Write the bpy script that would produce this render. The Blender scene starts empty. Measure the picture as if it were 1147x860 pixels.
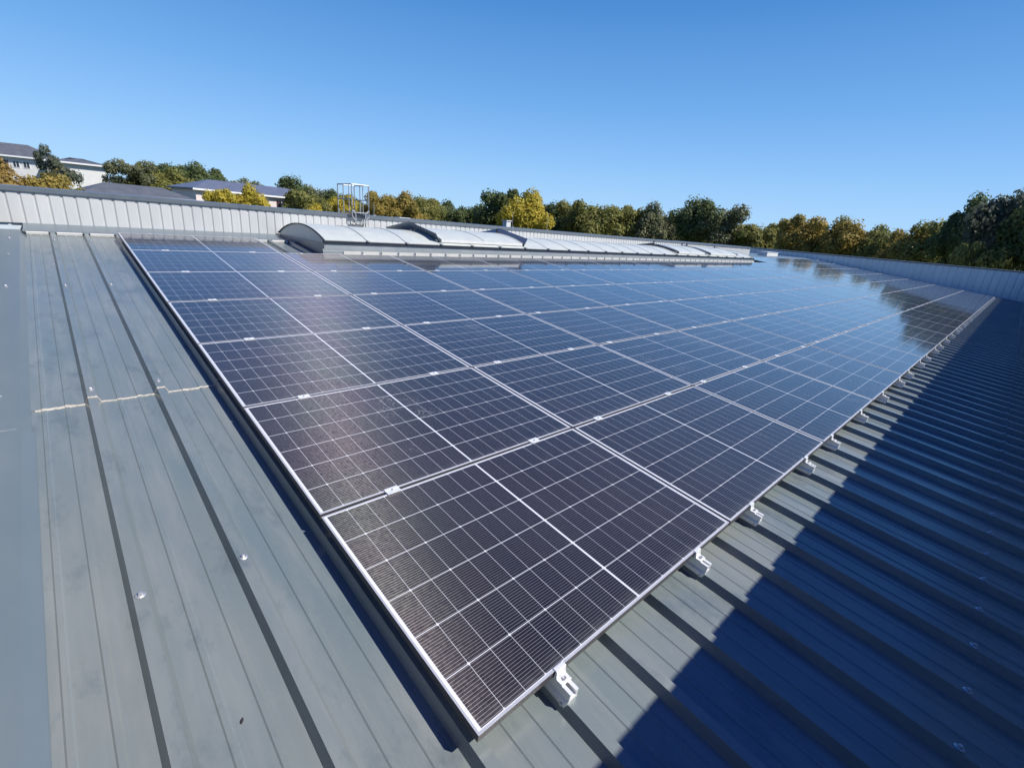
import bpy, bmesh, math, random
from mathutils import Vector, Matrix
R_ = math.radians
S = bpy.context.scene
C = S.collection
random.seed(7)

# ------------------------------------------------------------------ camera
cam_d = bpy.data.cameras.new("camera"); cam = bpy.data.objects.new("camera", cam_d); C.objects.link(cam)
cam_d.sensor_width = 36.0; cam_d.lens = 36.0*526.586/1147.0
cam_d.clip_start = 0.05; cam_d.clip_end = 3000
ax = Vector((0.7295214691923724, -0.6792384741054148, 0.080209234395736))
ay = -Vector((-0.1638175512299767, -0.2873837145600068, -0.9437025010641367))
az = -Vector((0.6640498745549286, 0.6753115546920848, -0.3209237731969126))
m = Matrix((ax, ay, az)).transposed().to_4x4(); m.translation = Vector((-0.6650095, -0.6926441, 1.40926274))
cam.matrix_world = m
S.camera = cam

# ------------------------------------------------------------------ light
SUN = Vector((0.45, -0.755, 0.923)).normalized()          # towards the sun
w = bpy.data.worlds.new("World"); S.world = w; w.use_nodes = True
nt = w.node_tree; bg = nt.nodes['Background']
sky = nt.nodes.new('ShaderNodeTexSky'); sky.sky_type = 'NISHITA'; sky.sun_disc = False
sky.sun_elevation = math.asin(SUN.z); sky.sun_rotation = math.atan2(SUN.x, SUN.y)
sky.altitude = 100; sky.air_density = 1.0; sky.dust_density = 0.35; sky.ozone_density = 1.6
# the deep clear blue of this sky by height above the horizon, blended with the Nishita sky
_tc = nt.nodes.new('ShaderNodeTexCoord'); _sx = nt.nodes.new('ShaderNodeSeparateXYZ'); nt.links.new(_tc.outputs['Generated'], _sx.inputs[0])
_cr = nt.nodes.new('ShaderNodeValToRGB'); nt.links.new(_sx.outputs[2], _cr.inputs[0])
_e = _cr.color_ramp.elements
for _i, (_p, _c) in enumerate(((0.0, (.42,.68,.97)), (.06, (.345,.61,.95)), (.13, (.245,.51,.91)), (.21, (.155,.40,.82)), (.35, (.068,.255,.64)), (.6, (.011,.090,.42)), (1.0, (.003,.036,.33)))):
    _el = _e[_i] if _i < 2 else _e.new(_p)
    _el.position = _p; _el.color = (*_c, 1)
_sc = nt.nodes.new('ShaderNodeVectorMath'); _sc.operation = 'SCALE'; _sc.inputs['Scale'].default_value = 8.3; nt.links.new(_cr.outputs[0], _sc.inputs[0])
_mx = nt.nodes.new('ShaderNodeMix'); _mx.data_type = 'RGBA'; _mx.inputs[0].default_value = .93
nt.links.new(sky.outputs[0], _mx.inputs[6]); nt.links.new(_sc.outputs[0], _mx.inputs[7])
nt.links.new(_mx.outputs[2], bg.inputs[0]); bg.inputs[1].default_value = 0.10
sl = bpy.data.lights.new("sun", 'SUN'); sl.energy = 5.0; sl.angle = R_(0.53); sl.color = (1.0, 0.965, 0.91)
so = bpy.data.objects.new("sun", sl); C.objects.link(so); so.rotation_euler = (-SUN).to_track_quat('-Z', 'Y').to_euler()
S.view_settings.view_transform = 'Standard'; S.view_settings.look = 'None'
S.view_settings.exposure = 0.35; S.view_settings.gamma = 1.0; S.view_settings.use_curve_mapping = False
S.cycles.max_bounces = 6; S.cycles.sample_clamp_indirect = 6

# ------------------------------------------------------------------ helpers
A = R_(6.28006620283366)                 # pitch of the roof
CA, SA = math.cos(A), math.sin(A)
def RW(u, v, h): return Vector((u, v*CA-h*SA, v*SA+h*CA))      # roof coordinates -> world

class MB:
    def __init__(s): s.v = []; s.f = []; s.mi = []
    def add(s, vs, fs, mi=0):
        b = len(s.v); s.v += [tuple(p) for p in vs]
        for f in fs: s.f.append(tuple(b+i for i in f)); s.mi.append(mi)
    def box(s, x0, x1, y0, y1, z0, z1, mi=0):
        s.add([(x0,y0,z0),(x1,y0,z0),(x1,y1,z0),(x0,y1,z0),(x0,y0,z1),(x1,y0,z1),(x1,y1,z1),(x0,y1,z1)],
              [(0,3,2,1),(4,5,6,7),(0,1,5,4),(1,2,6,5),(2,3,7,6),(3,0,4,7)], mi)
    def tube(s, p, q, r, n=8, r2=None):
        p, q = Vector(p), Vector(q); d = (q-p).normalized(); a = d.orthogonal().normalized(); b = d.cross(a)
        r2 = r if r2 is None else r2; vs = []
        for c, rr in ((p, r), (q, r2)):
            for i in range(n):
                t = 2*math.pi*i/n; vs.append(c+a*math.cos(t)*rr+b*math.sin(t)*rr)
        s.add(vs, [(i, (i+1) % n, n+(i+1) % n, n+i) for i in range(n)]+[tuple(range(n))[::-1], tuple(range(n, 2*n))])
    def path(s, pts, r, n=8):
        for a, b in zip(pts, pts[1:]): s.tube(a, b, r, n)
    def lathe(s, prof, c=(0,0,0), n=16):
        vs = []; k = len(prof)
        for i in range(n):
            t = 2*math.pi*i/n
            for r, z in prof: vs.append((c[0]+r*math.cos(t), c[1]+r*math.sin(t), c[2]+z))
        fs = [(i*k+j, ((i+1) % n)*k+j, ((i+1) % n)*k+j+1, i*k+j+1) for i in range(n) for j in range(k-1)]
        fs.append(tuple(i*k+k-1 for i in range(n)))
        s.add(vs, fs)
    def prism(s, prof, x0, x1, axis='x'):            # closed profile (a,b) extruded
        k = len(prof)
        P = (lambda t, a, b: (t, a, b)) if axis == 'x' else (lambda t, a, b: (a, t, b))
        s.add([P(x0, a, b) for a, b in prof]+[P(x1, a, b) for a, b in prof],
              [(i, (i+1) % k, k+(i+1) % k, k+i) for i in range(k)]+[tuple(range(k))[::-1], tuple(range(k, 2*k))])
    def mesh(s, name, mats, smooth=False):
        me = bpy.data.meshes.new(name); me.from_pydata(s.v, [], s.f)
        for mm in (mats if isinstance(mats, (list, tuple)) else [mats]): me.materials.append(mm)
        me.polygons.foreach_set('material_index', s.mi)
        bm = bmesh.new(); bm.from_mesh(me); bmesh.ops.recalc_face_normals(bm, faces=bm.faces); bm.to_mesh(me); bm.free()
        if smooth: me.polygons.foreach_set('use_smooth', [True]*len(me.polygons))
        return me
    def build(s, name, mats, parent=None, roof=False, loc=None, bevel=0, smooth=False):
        o = bpy.data.objects.new(name, s.mesh(name, mats, smooth)); C.objects.link(o)
        if parent: o.parent = parent
        if roof: o.rotation_euler = (A, 0, 0)
        if loc is not None: o.location = loc
        if bevel:
            b = o.modifiers.new('bevel', 'BEVEL'); b.width = bevel; b.segments = 2; b.limit_method = 'ANGLE'
        return o
def tag(o, label=None, cat=None, group=None, kind=None):
    for k, v in (('label', label), ('category', cat), ('group', group), ('kind', kind)):
        if v: o[k] = v
    return o
def empty(name, loc=(0,0,0), roof=False, rz=0):
    o = bpy.data.objects.new(name, None); C.objects.link(o); o.location = loc; o.empty_display_size = .1
    o.rotation_euler = (A if roof else 0, 0, rz); return o
def copy_tree(o, parent=None):
    c = o.copy(); C.objects.link(c)
    if parent: c.parent = parent
    for ch in list(o.children): copy_tree(ch, c)
    return c
ORD = ['zeroth','first','second','third','fourth','fifth','sixth','seventh','eighth','ninth','tenth','eleventh','twelfth','thirteenth',
       'fourteenth','fifteenth','sixteenth','seventeenth','eighteenth','nineteenth']
TENS = {2:'twent',3:'thirt',4:'fort',5:'fift',6:'sixt',7:'sevent',8:'eight',9:'ninet'}
def ordw(n):
    if n < 20: return ORD[n]
    if n >= 100: return 'hundred and '+ordw(n-100) if n > 100 else 'hundredth'
    t, r = divmod(n, 10)
    return TENS[t]+'ieth' if r == 0 else TENS[t]+'y '+ORD[r]

# ------------------------------------------------------------------ materials
def mat(name):
    M = bpy.data.materials.new(name); M.use_nodes = True
    n = M.node_tree; b = n.nodes['Principled BSDF']; return M, n, b
def nd(n, t, **k):
    x = n.nodes.new(t)
    for a, v in k.items(): setattr(x, a, v)
    return x
def mth(n, op, a, b=None, c=None, clamp=False):
    x = n.nodes.new('ShaderNodeMath'); x.operation = op; x.use_clamp = clamp
    for i, v in enumerate((a, b, c)):
        if v is None: continue
        if isinstance(v, (int, float)): x.inputs[i].default_value = v
        else: n.links.new(v, x.inputs[i])
    return x.outputs[0]
def mixc(n, fac, a, b):
    x = n.nodes.new('ShaderNodeMix'); x.data_type = 'RGBA'
    for s, v in ((x.inputs[0], fac), (x.inputs[6], a), (x.inputs[7], b)):
        if isinstance(v, (int, float)): s.default_value = v
        elif isinstance(v, tuple): s.default_value = (*v, 1)
        else: n.links.new(v, s)
    return x.outputs[2]
def noise(n, vec, scale, detail=4, rough=.55, stretch=None):
    if stretch:
        mp = nd(n, 'ShaderNodeMapping'); mp.inputs['Scale'].default_value = stretch; n.links.new(vec, mp.inputs[0]); vec = mp.outputs[0]
    x = nd(n, 'ShaderNodeTexNoise'); x.inputs['Scale'].default_value = scale; x.inputs['Detail'].default_value = detail
    x.inputs['Roughness'].default_value = rough; n.links.new(vec, x.inputs['Vector']); return x.outputs['Fac']
def ramp(n, fac, lo, hi):
    x = nd(n, 'ShaderNodeMapRange'); x.inputs[1].default_value = lo; x.inputs[2].default_value = hi
    n.links.new(fac, x.inputs[0]); return x.outputs[0]
def coord(n, which='Object'): return nd(n, 'ShaderNodeTexCoord').outputs[which]
def bump(n, b, h, strength, dist):
    x = nd(n, 'ShaderNodeBump'); x.inputs['Strength'].default_value = strength; x.inputs['Distance'].default_value = dist
    n.links.new(h, x.inputs['Height']); n.links.new(x.outputs[0], b.inputs['Normal'])
def paint(name, c1, c2, rough=.45, spec=.5, metal=0., scale=6, stretch=None, bmp=0.0, space='Object'):
    M, n, b = mat(name); v = coord(n, space) if space != 'Position' else nd(n, 'ShaderNodeNewGeometry').outputs['Position']
    f = noise(n, v, scale, 5, .6, stretch)
    n.links.new(mixc(n, ramp(n, f, .3, .7), c1, c2), b.inputs['Base Color'])
    n.links.new(mth(n, 'MULTIPLY_ADD', f, .15, rough-.075), b.inputs['Roughness'])
    b.inputs['Specular IOR Level'].default_value = spec; b.inputs['Metallic'].default_value = metal
    if bmp: bump(n, b, noise(n, v, 40, 2), bmp, .002)
    return M

def roof_material():
    M, n, b = mat('dark_grey_coated_steel'); v = coord(n)
    big = noise(n, v, .9, 5, .6, (1.0, .45, 1)); streak = noise(n, v, 9, 6, .65, (1, .13, 1)); fine = noise(n, v, 55, 4, .7); blot = noise(n, v, 5, 6, .7, (1, .5, 1))
    c = mixc(n, ramp(n, big, .35, .68), (.130, .167, .174), (.180, .197, .188))
    c = mixc(n, mth(n, 'MULTIPLY', ramp(n, streak, .45, .75), .5), c, (.250, .258, .248))
    c = mixc(n, mth(n, 'MULTIPLY', ramp(n, blot, .54, .7), .6), c, (.084, .108, .120))
    c = mixc(n, mth(n, 'MULTIPLY', ramp(n, fine, .55, .8), .3), c, (.22, .225, .215))
    n.links.new(c, b.inputs['Base Color'])
    n.links.new(mth(n, 'MULTIPLY_ADD', streak, .16, .17), b.inputs['Roughness'])
    b.inputs['Specular IOR Level'].default_value = .75
    h = mth(n, 'ADD', mth(n, 'MULTIPLY', noise(n, v, 2.2, 3, .5, (1, .5, 1)), .8), mth(n, 'MULTIPLY', fine, .05))
    bump(n, b, h, .16, .010)
    return M

def cell_material():
    """half-cut cells, wires and white backsheet laid out in the panel's own coordinates (x 0..PW, y 0..PH)"""
    M, n, b = mat('solar_cells_under_glass'); v = coord(n); pos = nd(n, 'ShaderNodeNewGeometry').outputs['Position']
    sp = nd(n, 'ShaderNodeSeparateXYZ'); n.links.new(v, sp.inputs[0]); x, y = sp.outputs[0], sp.outputs[1]
    def line(val, pitch, off, hw, soft=.0004):       # 1 on a line
        t = mth(n, 'DIVIDE', mth(n, 'SUBTRACT', val, off), pitch)
        d = mth(n, 'MULTIPLY', mth(n, 'ABSOLUTE', mth(n, 'SUBTRACT', t, mth(n, 'ROUND', t))), pitch)
        r = nd(n, 'ShaderNodeMapRange'); r.inputs[1].default_value = hw-soft; r.inputs[2].default_value = hw+soft
        r.inputs[3].default_value = 1; r.inputs[4].default_value = 0; n.links.new(d, r.inputs[0]); return r.outputs[0]
    xm = mth(n, 'ABSOLUTE', mth(n, 'SUBTRACT', x, PW/2))             # distance from the mid line
    half0, cp, rp = .0048, .0932, .1828
    y0 = (PH-6*rp)/2
    vline = line(xm, cp, half0, .0009)
    hline = line(y, rp, y0, .0014)
    wire = line(y, rp/16, y0+rp/32, .0005, .0003)
    mid = mth(n, 'LESS_THAN', xm, half0)
    edge = mth(n, 'MAXIMUM', mth(n, 'GREATER_THAN', xm, half0+9*cp), mth(n, 'GREATER_THAN', mth(n, 'ABSOLUTE', mth(n, 'SUBTRACT', y, PH/2)), 3*rp))
    # clipped corners of the full cells: a small white diamond at every second crossing
    t = mth(n, 'DIVIDE', mth(n, 'SUBTRACT', xm, half0), cp*2); dx = mth(n, 'MULTIPLY', mth(n, 'ABSOLUTE', mth(n, 'SUBTRACT', t, mth(n, 'ROUND', t))), cp*2)
    t = mth(n, 'DIVIDE', mth(n, 'SUBTRACT', y, y0), rp); dy = mth(n, 'MULTIPLY', mth(n, 'ABSOLUTE', mth(n, 'SUBTRACT', t, mth(n, 'ROUND', t))), rp)
    dia = mth(n, 'LESS_THAN', mth(n, 'ADD', dx, dy), .0065)
    white = mth(n, 'MAXIMUM', mth(n, 'MAXIMUM', mid, edge), dia)
    big = noise(n, pos, .35, 3, .5); med = noise(n, pos, 2.4, 5, .65); fine = noise(n, pos, 90, 4, .75)
    cell = mixc(n, ramp(n, big, .40, .62), (.011, .008, .010), (.005, .007, .010))
    # each cell its own slight shade
    cx_ = mth(n, 'FLOOR', mth(n, 'DIVIDE', x, cp)); cy_ = mth(n, 'FLOOR', mth(n, 'DIVIDE', y, rp))
    cmb = nd(n, 'ShaderNodeCombineXYZ'); n.links.new(cx_, cmb.inputs[0]); n.links.new(cy_, cmb.inputs[1])
    oi = nd(n, 'ShaderNodeObjectInfo'); n.links.new(oi.outputs['Random'], cmb.inputs[2])
    wn = nd(n, 'ShaderNodeTexWhiteNoise'); n.links.new(cmb.outputs[0], wn.inputs['Vector'])
    cell = mixc(n, mth(n, 'MULTIPLY', wn.outputs['Value'], .5), cell, (.004, .005, .009))
    c = mixc(n, mth(n, 'MULTIPLY', wire, .55), cell, (.45, .45, .48))
    c = mixc(n, mth(n, 'MULTIPLY', vline, .7), c, (.66, .67, .7))
    c = mixc(n, mth(n, 'MULTIPLY', hline, .95), c, (.66, .67, .70))
    c = mixc(n, mth(n, 'MULTIPLY', white, .95), c, (.62, .63, .66))
    dust = mth(n, 'MULTIPLY', ramp(n, med, .35, .75), .030)
    dust = mth(n, 'ADD', dust, mth(n, 'MULTIPLY', ramp(n, fine, .52, .78), .035))
    # splashes of dried droplets
    spl = mth(n, 'MULTIPLY', ramp(n, noise(n, pos, 1.7, 2, .5), .64, .69), ramp(n, noise(n, pos, 75, 2, .5), .56, .62))
    dust = mth(n, 'ADD', dust, mth(n, 'MULTIPLY', spl, .45), None, True)
    low = nd(n, 'ShaderNodeMapRange'); low.inputs[1].default_value = .075; low.inputs[2].default_value = .0; n.links.new(y, low.inputs[0])
    dust = mth(n, 'ADD', dust, mth(n, 'MULTIPLY', mth(n, 'POWER', low.outputs[0], 2), mth(n, 'MULTIPLY', ramp(n, noise(n, pos, 14, 4, .7), .35, .7), .30)), None, True)
    c = mixc(n, dust, c, (.30, .29, .28))
    n.links.new(c, b.inputs['Base Color'])
    b.inputs['Roughness'].default_value = .35; b.inputs['Specular IOR Level'].default_value = .22
    b.inputs['Coat Weight'].default_value = 1.0; b.inputs['Coat IOR'].default_value = 1.38
    n.links.new(mth(n, 'MULTIPLY_ADD', med, .06, .035), b.inputs['Coat Roughness'])
    h = mth(n, 'ADD', noise(n, pos, 1.1, 2, .4), mth(n, 'MULTIPLY', fine, .0008))
    x_ = nd(n, 'ShaderNodeBump'); x_.inputs['Strength'].default_value = .12; x_.inputs['Distance'].default_value = .01
    n.links.new(h, x_.inputs['Height']); n.links.new(x_.outputs[0], b.inputs['Coat Normal'])
    # the round wires and brushed cell texture glint in a band: an anisotropic sheen along x
    g = nd(n, 'ShaderNodeBsdfAnisotropic'); g.distribution = 'GGX'; n.links.new(mixc(n, ramp(n, noise(n, pos, 1.3, 2, .5), .40, .60), (.82,.67,.68), (.75,.76,.66)), g.inputs['Color'])
    g.inputs['Roughness'].default_value = .46; g.inputs['Anisotropy'].default_value = ANI
    tg = nd(n, 'ShaderNodeCombineXYZ'); tg.inputs[0].default_value = 1; n.links.new(tg.outputs[0], g.inputs['Tangent'])
    mx = nd(n, 'ShaderNodeMixShader')
    gf = mth(n, 'MULTIPLY', mth(n, 'MULTIPLY_ADD', ramp(n, noise(n, pos, 60, 3, .7), .30, .75), .034, .012), mth(n, 'MULTIPLY_ADD', wire, 1.6, .5))
    n.links.new(gf, mx.inputs[0])
    n.links.new(b.outputs[0], mx.inputs[1]); n.links.new(g.outputs[0], mx.inputs[2])
    out = [q for q in n.nodes if q.type == 'OUTPUT_MATERIAL'][0]; n.links.new(mx.outputs[0], out.inputs[0])
    return M

ANI = .76
PL, PV = 1.742, 1.1343; PW, PH = 1.725, 1.118
M_roof = roof_material()
M_cell = cell_material()
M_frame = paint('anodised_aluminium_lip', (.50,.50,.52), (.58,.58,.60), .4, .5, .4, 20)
M_fside_shade = paint('shade_dark_aluminium_side', (.060,.056,.060), (.085,.08,.085), .5, .4, .2, 20)  # same aluminium as the lip, darkened to paint shade into the panel seams
M_alu = paint('mill_aluminium', (.74,.75,.75), (.84,.84,.83), .36, .5, .35, 30)
M_steel = paint('zinc_plated_screw_steel', (.45,.46,.48), (.6,.6,.6), .42, .5, .7, 60)
M_rub = paint('black_rubber', (.02,.02,.02), (.035,.035,.035), .7)
M_back = paint('white_backsheet', (.6,.6,.6), (.66,.66,.66), .6)
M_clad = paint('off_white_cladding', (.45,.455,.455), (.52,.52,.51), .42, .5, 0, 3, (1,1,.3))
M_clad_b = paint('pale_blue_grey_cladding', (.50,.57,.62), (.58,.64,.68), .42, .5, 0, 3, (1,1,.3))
M_cap = paint('slate_grey_capping', (.105,.125,.150), (.135,.155,.175), .36, .6, 0, 5)
M_flash = paint('blue_grey_flashing', (.115,.148,.170), (.145,.175,.192), .36, .6, 0, 2.2, (1,.35,1), .1)
M_close = paint('pale_closure_strip', (.50,.49,.46), (.62,.60,.56), .5)
M_seal = paint('beige_sealant', (.34,.31,.27), (.46,.43,.38), .8, .3, 0, 40)
M_poly = paint('opal_polycarbonate', (.44,.47,.44), (.52,.53,.48), .34, .45)
M_polye = paint('smoke_grey_end_sheet', (.42,.50,.50), (.50,.56,.55), .25, .6, 0, 2.5)
M_curb = paint('grey_curb_sheet', (.27,.30,.32), (.34,.36,.37), .4, .5, .2, 3)
M_dark = paint('dark_edge_profile', (.008,.011,.020), (.014,.018,.028), .5)
M_defl = paint('grey_deflector_sheet', (.20,.235,.27), (.25,.285,.32), .35, .5, .5, 4)
M_galv = paint('galvanised_tube', (.34,.35,.37), (.44,.45,.46), .45, .5, .5, 12)
M_white = paint('white_painted_metal', (.58,.58,.56), (.66,.66,.64), .4)

# ------------------------------------------------------------------ ground
def gz(x, y):
    def s(t): t = max(0, min(1, t)); return t*t*(3-2*t)
    return -7.0 + 7.0*s((y-50)/75)*s((70-x)/60) + 1.2*math.sin(x*.013+1)*s((math.hypot(x,y)-60)/100)
mg = MB(); N = 60
def gcoord(i): t = (i/N*2-1); return math.copysign(abs(t)**2.2, t)*1500
xs = [gcoord(i) for i in range(N+1)]
for yy in xs:
    for xx in xs: mg.v.append((xx+15, yy+5, gz(xx+15, yy+5)))
for j in range(N):
    for i in range(N): mg.f.append((j*(N+1)+i, j*(N+1)+i+1, (j+1)*(N+1)+i+1, (j+1)*(N+1)+i)); mg.mi.append(0)
Mg, n_, b_ = mat('meadow_grass'); pv = nd(n_, 'ShaderNodeNewGeometry').outputs['Position']
n_.links.new(mixc(n_, ramp(n_, noise(n_, pv, .06, 6, .7), .35, .65), (.055,.075,.028), (.11,.105,.05)), b_.inputs['Base Color']); b_.inputs['Roughness'].default_value = .95
b_.inputs['Specular IOR Level'].default_value = .1
tag(mg.build('ground', Mg, smooth=True), kind='structure')

# ------------------------------------------------------------------ the roof we stand on
HP, HR = -.120, -.080             # pan and rib-top heights under the panel plane
RC0 = .025                        # a rib centre
X_END, X_LEFT = 33.6, -1.19
X_JOG, Y_DEEP = 24.6, 13.0         # the back parapet steps back beyond X_JOG
Y_BACK, Y_FRONT = 8.97, -1.36     # the long parapets (world y)
def profile(u0, u1, dh=0.0):
    pts = [(u0, HP+dh)]
    k = math.floor((u0-RC0)*3)-1
    while True:
        c = RC0+k/3.0; k += 1
        if c > u1+.5: break
        for du, h in ((-.0385, HP), (-.021, HR), (.021, HR), (.0385, HP)): pts.append((c+du, h+dh))
        for g in (1/9+.009, 2/9-.004):
            for du, h in ((-.013, 0), (-.008, .0036), (.008, .0036), (.013, 0)): pts.append((c+g+du, HP+h+dh))
    pts = [p for p in pts if u0 < p[0] < u1]
    return [(u0, HP+dh)]+pts+[(u1, HP+dh)]
def sheet(mb, prof, v0, v1, nv=1):
    k = len(prof); b = len(mb.v)
    for j in range(nv+1):
        for u, h in prof: mb.v.append((u, v0+(v1-v0)*j/nv, h))
    for j in range(nv):
        for i in range(k-1): mb.f.append((b+j*k+i, b+j*k+i+1, b+(j+1)*k+i+1, b+(j+1)*k+i)); mb.mi.append(0)
mr = MB()
sheet(mr, profile(X_LEFT, X_END-.02), -1.34, 2.94, 4)
sheet(mr, profile(X_LEFT, X_END-.02, .0025), 2.885, 8.25, 4)
tag(mr.build('roof', M_roof, roof=True), kind='structure')

# walls of the building below the roof
def hall_wall(name, x0, x1, y0, y1, label):
    mb = MB(); L = (x1-x0) if (x1-x0) > (y1-y0) else (y1-y0)
    mb.box(x0, x1, y0, y1, -7.3, -.45)
    o = mb.build(name, M_clad_b); return tag(o, label, 'wall')

def parapet(name, along, p0, p1, c, inner, z0f, z1f, m, seam, label, dp=.012):
    """a clad parapet: 'along' x or y from p0 to p1, inner face at c (facing 'inner' = +-1), foot z0f(t), head z1f(t)"""
    root = empty(name, (p0, c, z0f(p0)) if along == 'x' else (c, p0, z0f(p0)))
    tag(root, label, 'wall')
    off = Vector(root.location)
    def P(t, d, z): return (Vector((t, c-inner*d, z)) if along == 'x' else Vector((c-inner*d, t, z)))-off
    mb = MB(); t = p0; pts = []
    while t < p1-1e-6:                                      # planks separated by narrow grooves
        e = min(t+seam, p1)
        pts += [(t, dp), (t+.006+dp, dp), (t+.011+dp*2, 0), (e-.004-dp*(dp > .02), .0015)]
        t = e
    pts.append((p1, .0015))
    for a, b in zip(pts, pts[1:]):
        mb.add([P(a[0], a[1], z0f(a[0])), P(b[0], b[1], z0f(b[0])), P(b[0], b[1], z1f(b[0])), P(a[0], a[1], z1f(a[0]))], [(0,1,2,3)])
    mb.build('cladding', m, root)
    # outer skin and core
    mc = MB()
    mc.add([P(p0,.03,-.5),P(p1,.03,-.5),P(p1,.17,-.5),P(p0,.17,-.5),P(p0,.03,z1f(p0)-.002),P(p1,.03,z1f(p1)-.002),P(p1,.17,z1f(p1)-.002),P(p0,.17,z1f(p0)-.002)],
           [(0,3,2,1),(4,5,6,7),(0,1,5,4),(1,2,6,5),(2,3,7,6),(3,0,4,7)])
    mc.build('outer_wall', M_clad_b, root)
    mp = MB(); q = p0
    while q < p1-.01:                                       # capping in 3 m lengths with standing joints
        e = min(q+3.0, p1); g = .0015
        pr = [(-.022, -.052), (-.025, .008), (.085, .020), (.20, .010), (.20, -.05), (.185, -.05), (.185, -.002), (-.010, -.002), (-.010, -.052)]
        vs = [P(q+g, d, z1f(q)+h) for d, h in pr]+[P(e-g, d, z1f(e)+h) for d, h in pr]; k = len(pr)
        mp.add(vs, [(i, (i+1) % k, k+(i+1) % k, k+i) for i in range(k)]+[tuple(range(k))[::-1], tuple(range(k, 2*k))])
        q = e
    mp.build('capping', M_cap, root)
    return root
def roofz(y, h=-.075): return (y+h*SA)/CA*SA+h*CA      # world z of the roof at world y
ztop = lambda x: 1.345-.0040*(x+1)
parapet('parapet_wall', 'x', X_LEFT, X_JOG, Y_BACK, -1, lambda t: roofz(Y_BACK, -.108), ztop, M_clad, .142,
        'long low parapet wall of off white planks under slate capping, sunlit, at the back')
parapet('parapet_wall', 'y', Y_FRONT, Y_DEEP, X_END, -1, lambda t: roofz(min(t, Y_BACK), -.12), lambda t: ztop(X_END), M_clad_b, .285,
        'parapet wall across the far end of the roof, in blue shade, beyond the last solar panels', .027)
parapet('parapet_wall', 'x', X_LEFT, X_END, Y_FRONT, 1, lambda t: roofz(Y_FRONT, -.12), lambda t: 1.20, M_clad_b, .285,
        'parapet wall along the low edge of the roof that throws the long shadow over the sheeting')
parapet('parapet_wall', 'y', Y_FRONT, Y_BACK, X_LEFT, 1, lambda t: roofz(t, -.11), lambda t: ztop(-1), M_defl, .142,
        'short parapet wall on the left side, slate grey, turning the corner of the off white back wall')
parapet('parapet_wall', 'x', X_JOG-.17, X_END, Y_DEEP, -1, lambda t: .84, ztop, M_clad, .142,
        'set back piece of off white parapet wall in the far right corner, mostly hidden')
parapet('parapet_wall', 'y', Y_BACK+.2, Y_DEEP, X_JOG-.17, 1, lambda t: .84, ztop and (lambda t: ztop(X_JOG)), M_clad, .142,
        'short return of the back parapet wall near the flat white vent box, mostly hidden')
mb = MB(); mb.box(X_JOG-.17, X_END-.001, Y_BACK+.001, Y_DEEP-.001, .70, roofz(Y_BACK, -.111))
tag(mb.build('flat_roof', M_flash), kind='structure')
hall_wall('outside_wall', X_JOG-.17, X_END+.17, Y_DEEP+.03, Y_DEEP+.17, 'tall cladding of the hall below the set back parapet')
hall_wall('outside_wall', X_LEFT-.17, X_JOG-.2, Y_BACK+.03, Y_BACK+.17, 'tall cladding of the hall below the back parapet')
hall_wall('outside_wall', X_LEFT-.17, X_END+.17, Y_FRONT-.17, Y_FRONT-.03, 'tall cladding of the hall below the low edge parapet')
hall_wall('outside_wall', X_LEFT-.17, X_LEFT-.03, Y_FRONT-.029, Y_BACK+.029, 'tall cladding of the hall below the left side parapet')
hall_wall('outside_wall', X_END+.03, X_END+.17, Y_FRONT-.029, Y_DEEP+.029, 'tall cladding of the hall below the far end parapet')

# verge flashing along the left edge: two overlapping lengths
vf = empty('verge_flashing', RW(-1.19, -1.3, HP), True); tag(vf, 'wide flat blue grey verge flashing running along the left edge of the roof', 'flashing')
mb = MB()
mb.prism([(0, .0465), (.246, .0465), (.281, .004), (.283, .001), (.278, .001), (.244, .0435), (0, .0435)], 3.80, 9.60, 'y')
mb.build('flashing_length', M_flash, vf)
mb = MB()
mb.prism([(0, .0505), (.252, .0505), (.294, .006), (.297, .001), (.292, .001), (.249, .0475), (0, .0475)], 0, 3.90, 'y')
mb.build('flashing_length', M_flash, vf)
mb = MB()
for i in range(12):                        # thin sealant bead at the joint of the two lengths
    x = i*.0195; mb.box(x, x+.0195, 3.900+random.uniform(-.001,.001), 3.904+random.uniform(0,.004), .0450, .0495)
mb.build('sealant_bead', M_seal, vf)

# end lap of the roof sheets sealed with a ragged beige bead that follows the profile
mb = MB(); pr = profile(-.893, 0.3, .0028); dense = []
for (a, ha), (b, hb) in zip(pr, pr[1:]):
    k = max(1, int((b-a)/.006))
    dense += [(a+(b-a)*i/k, ha+(hb-ha)*i/k) for i in range(k)]
v0 = 2.885; wob = 0; rows = []
for u, h in dense:
    wob = wob*.8+random.uniform(-.0025, .0025); wd = .0035+.0025*abs(math.sin(u*23))+random.uniform(0, .0025)
    if -.88 < u < -.72: wd += .006
    if -.20 < u < -.10: wd += .005
    rows.append([(u, v0+wob-wd*1.3, h-.0022), (u, v0+wob-wd*.4, h+.0035), (u, v0+wob+wd*.3, h+.0032), (u, v0+wob+wd, h)])
for a, b in zip(rows, rows[1:]): 
    for i in range(3): mb.add([a[i], a[i+1], b[i+1], b[i]], [(0,1,2,3)])
tag(mb.build('sealant_bead', M_seal, roof=True), 'ragged beige sealant bead across the sheet lap at the left', 'sealant')

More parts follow.
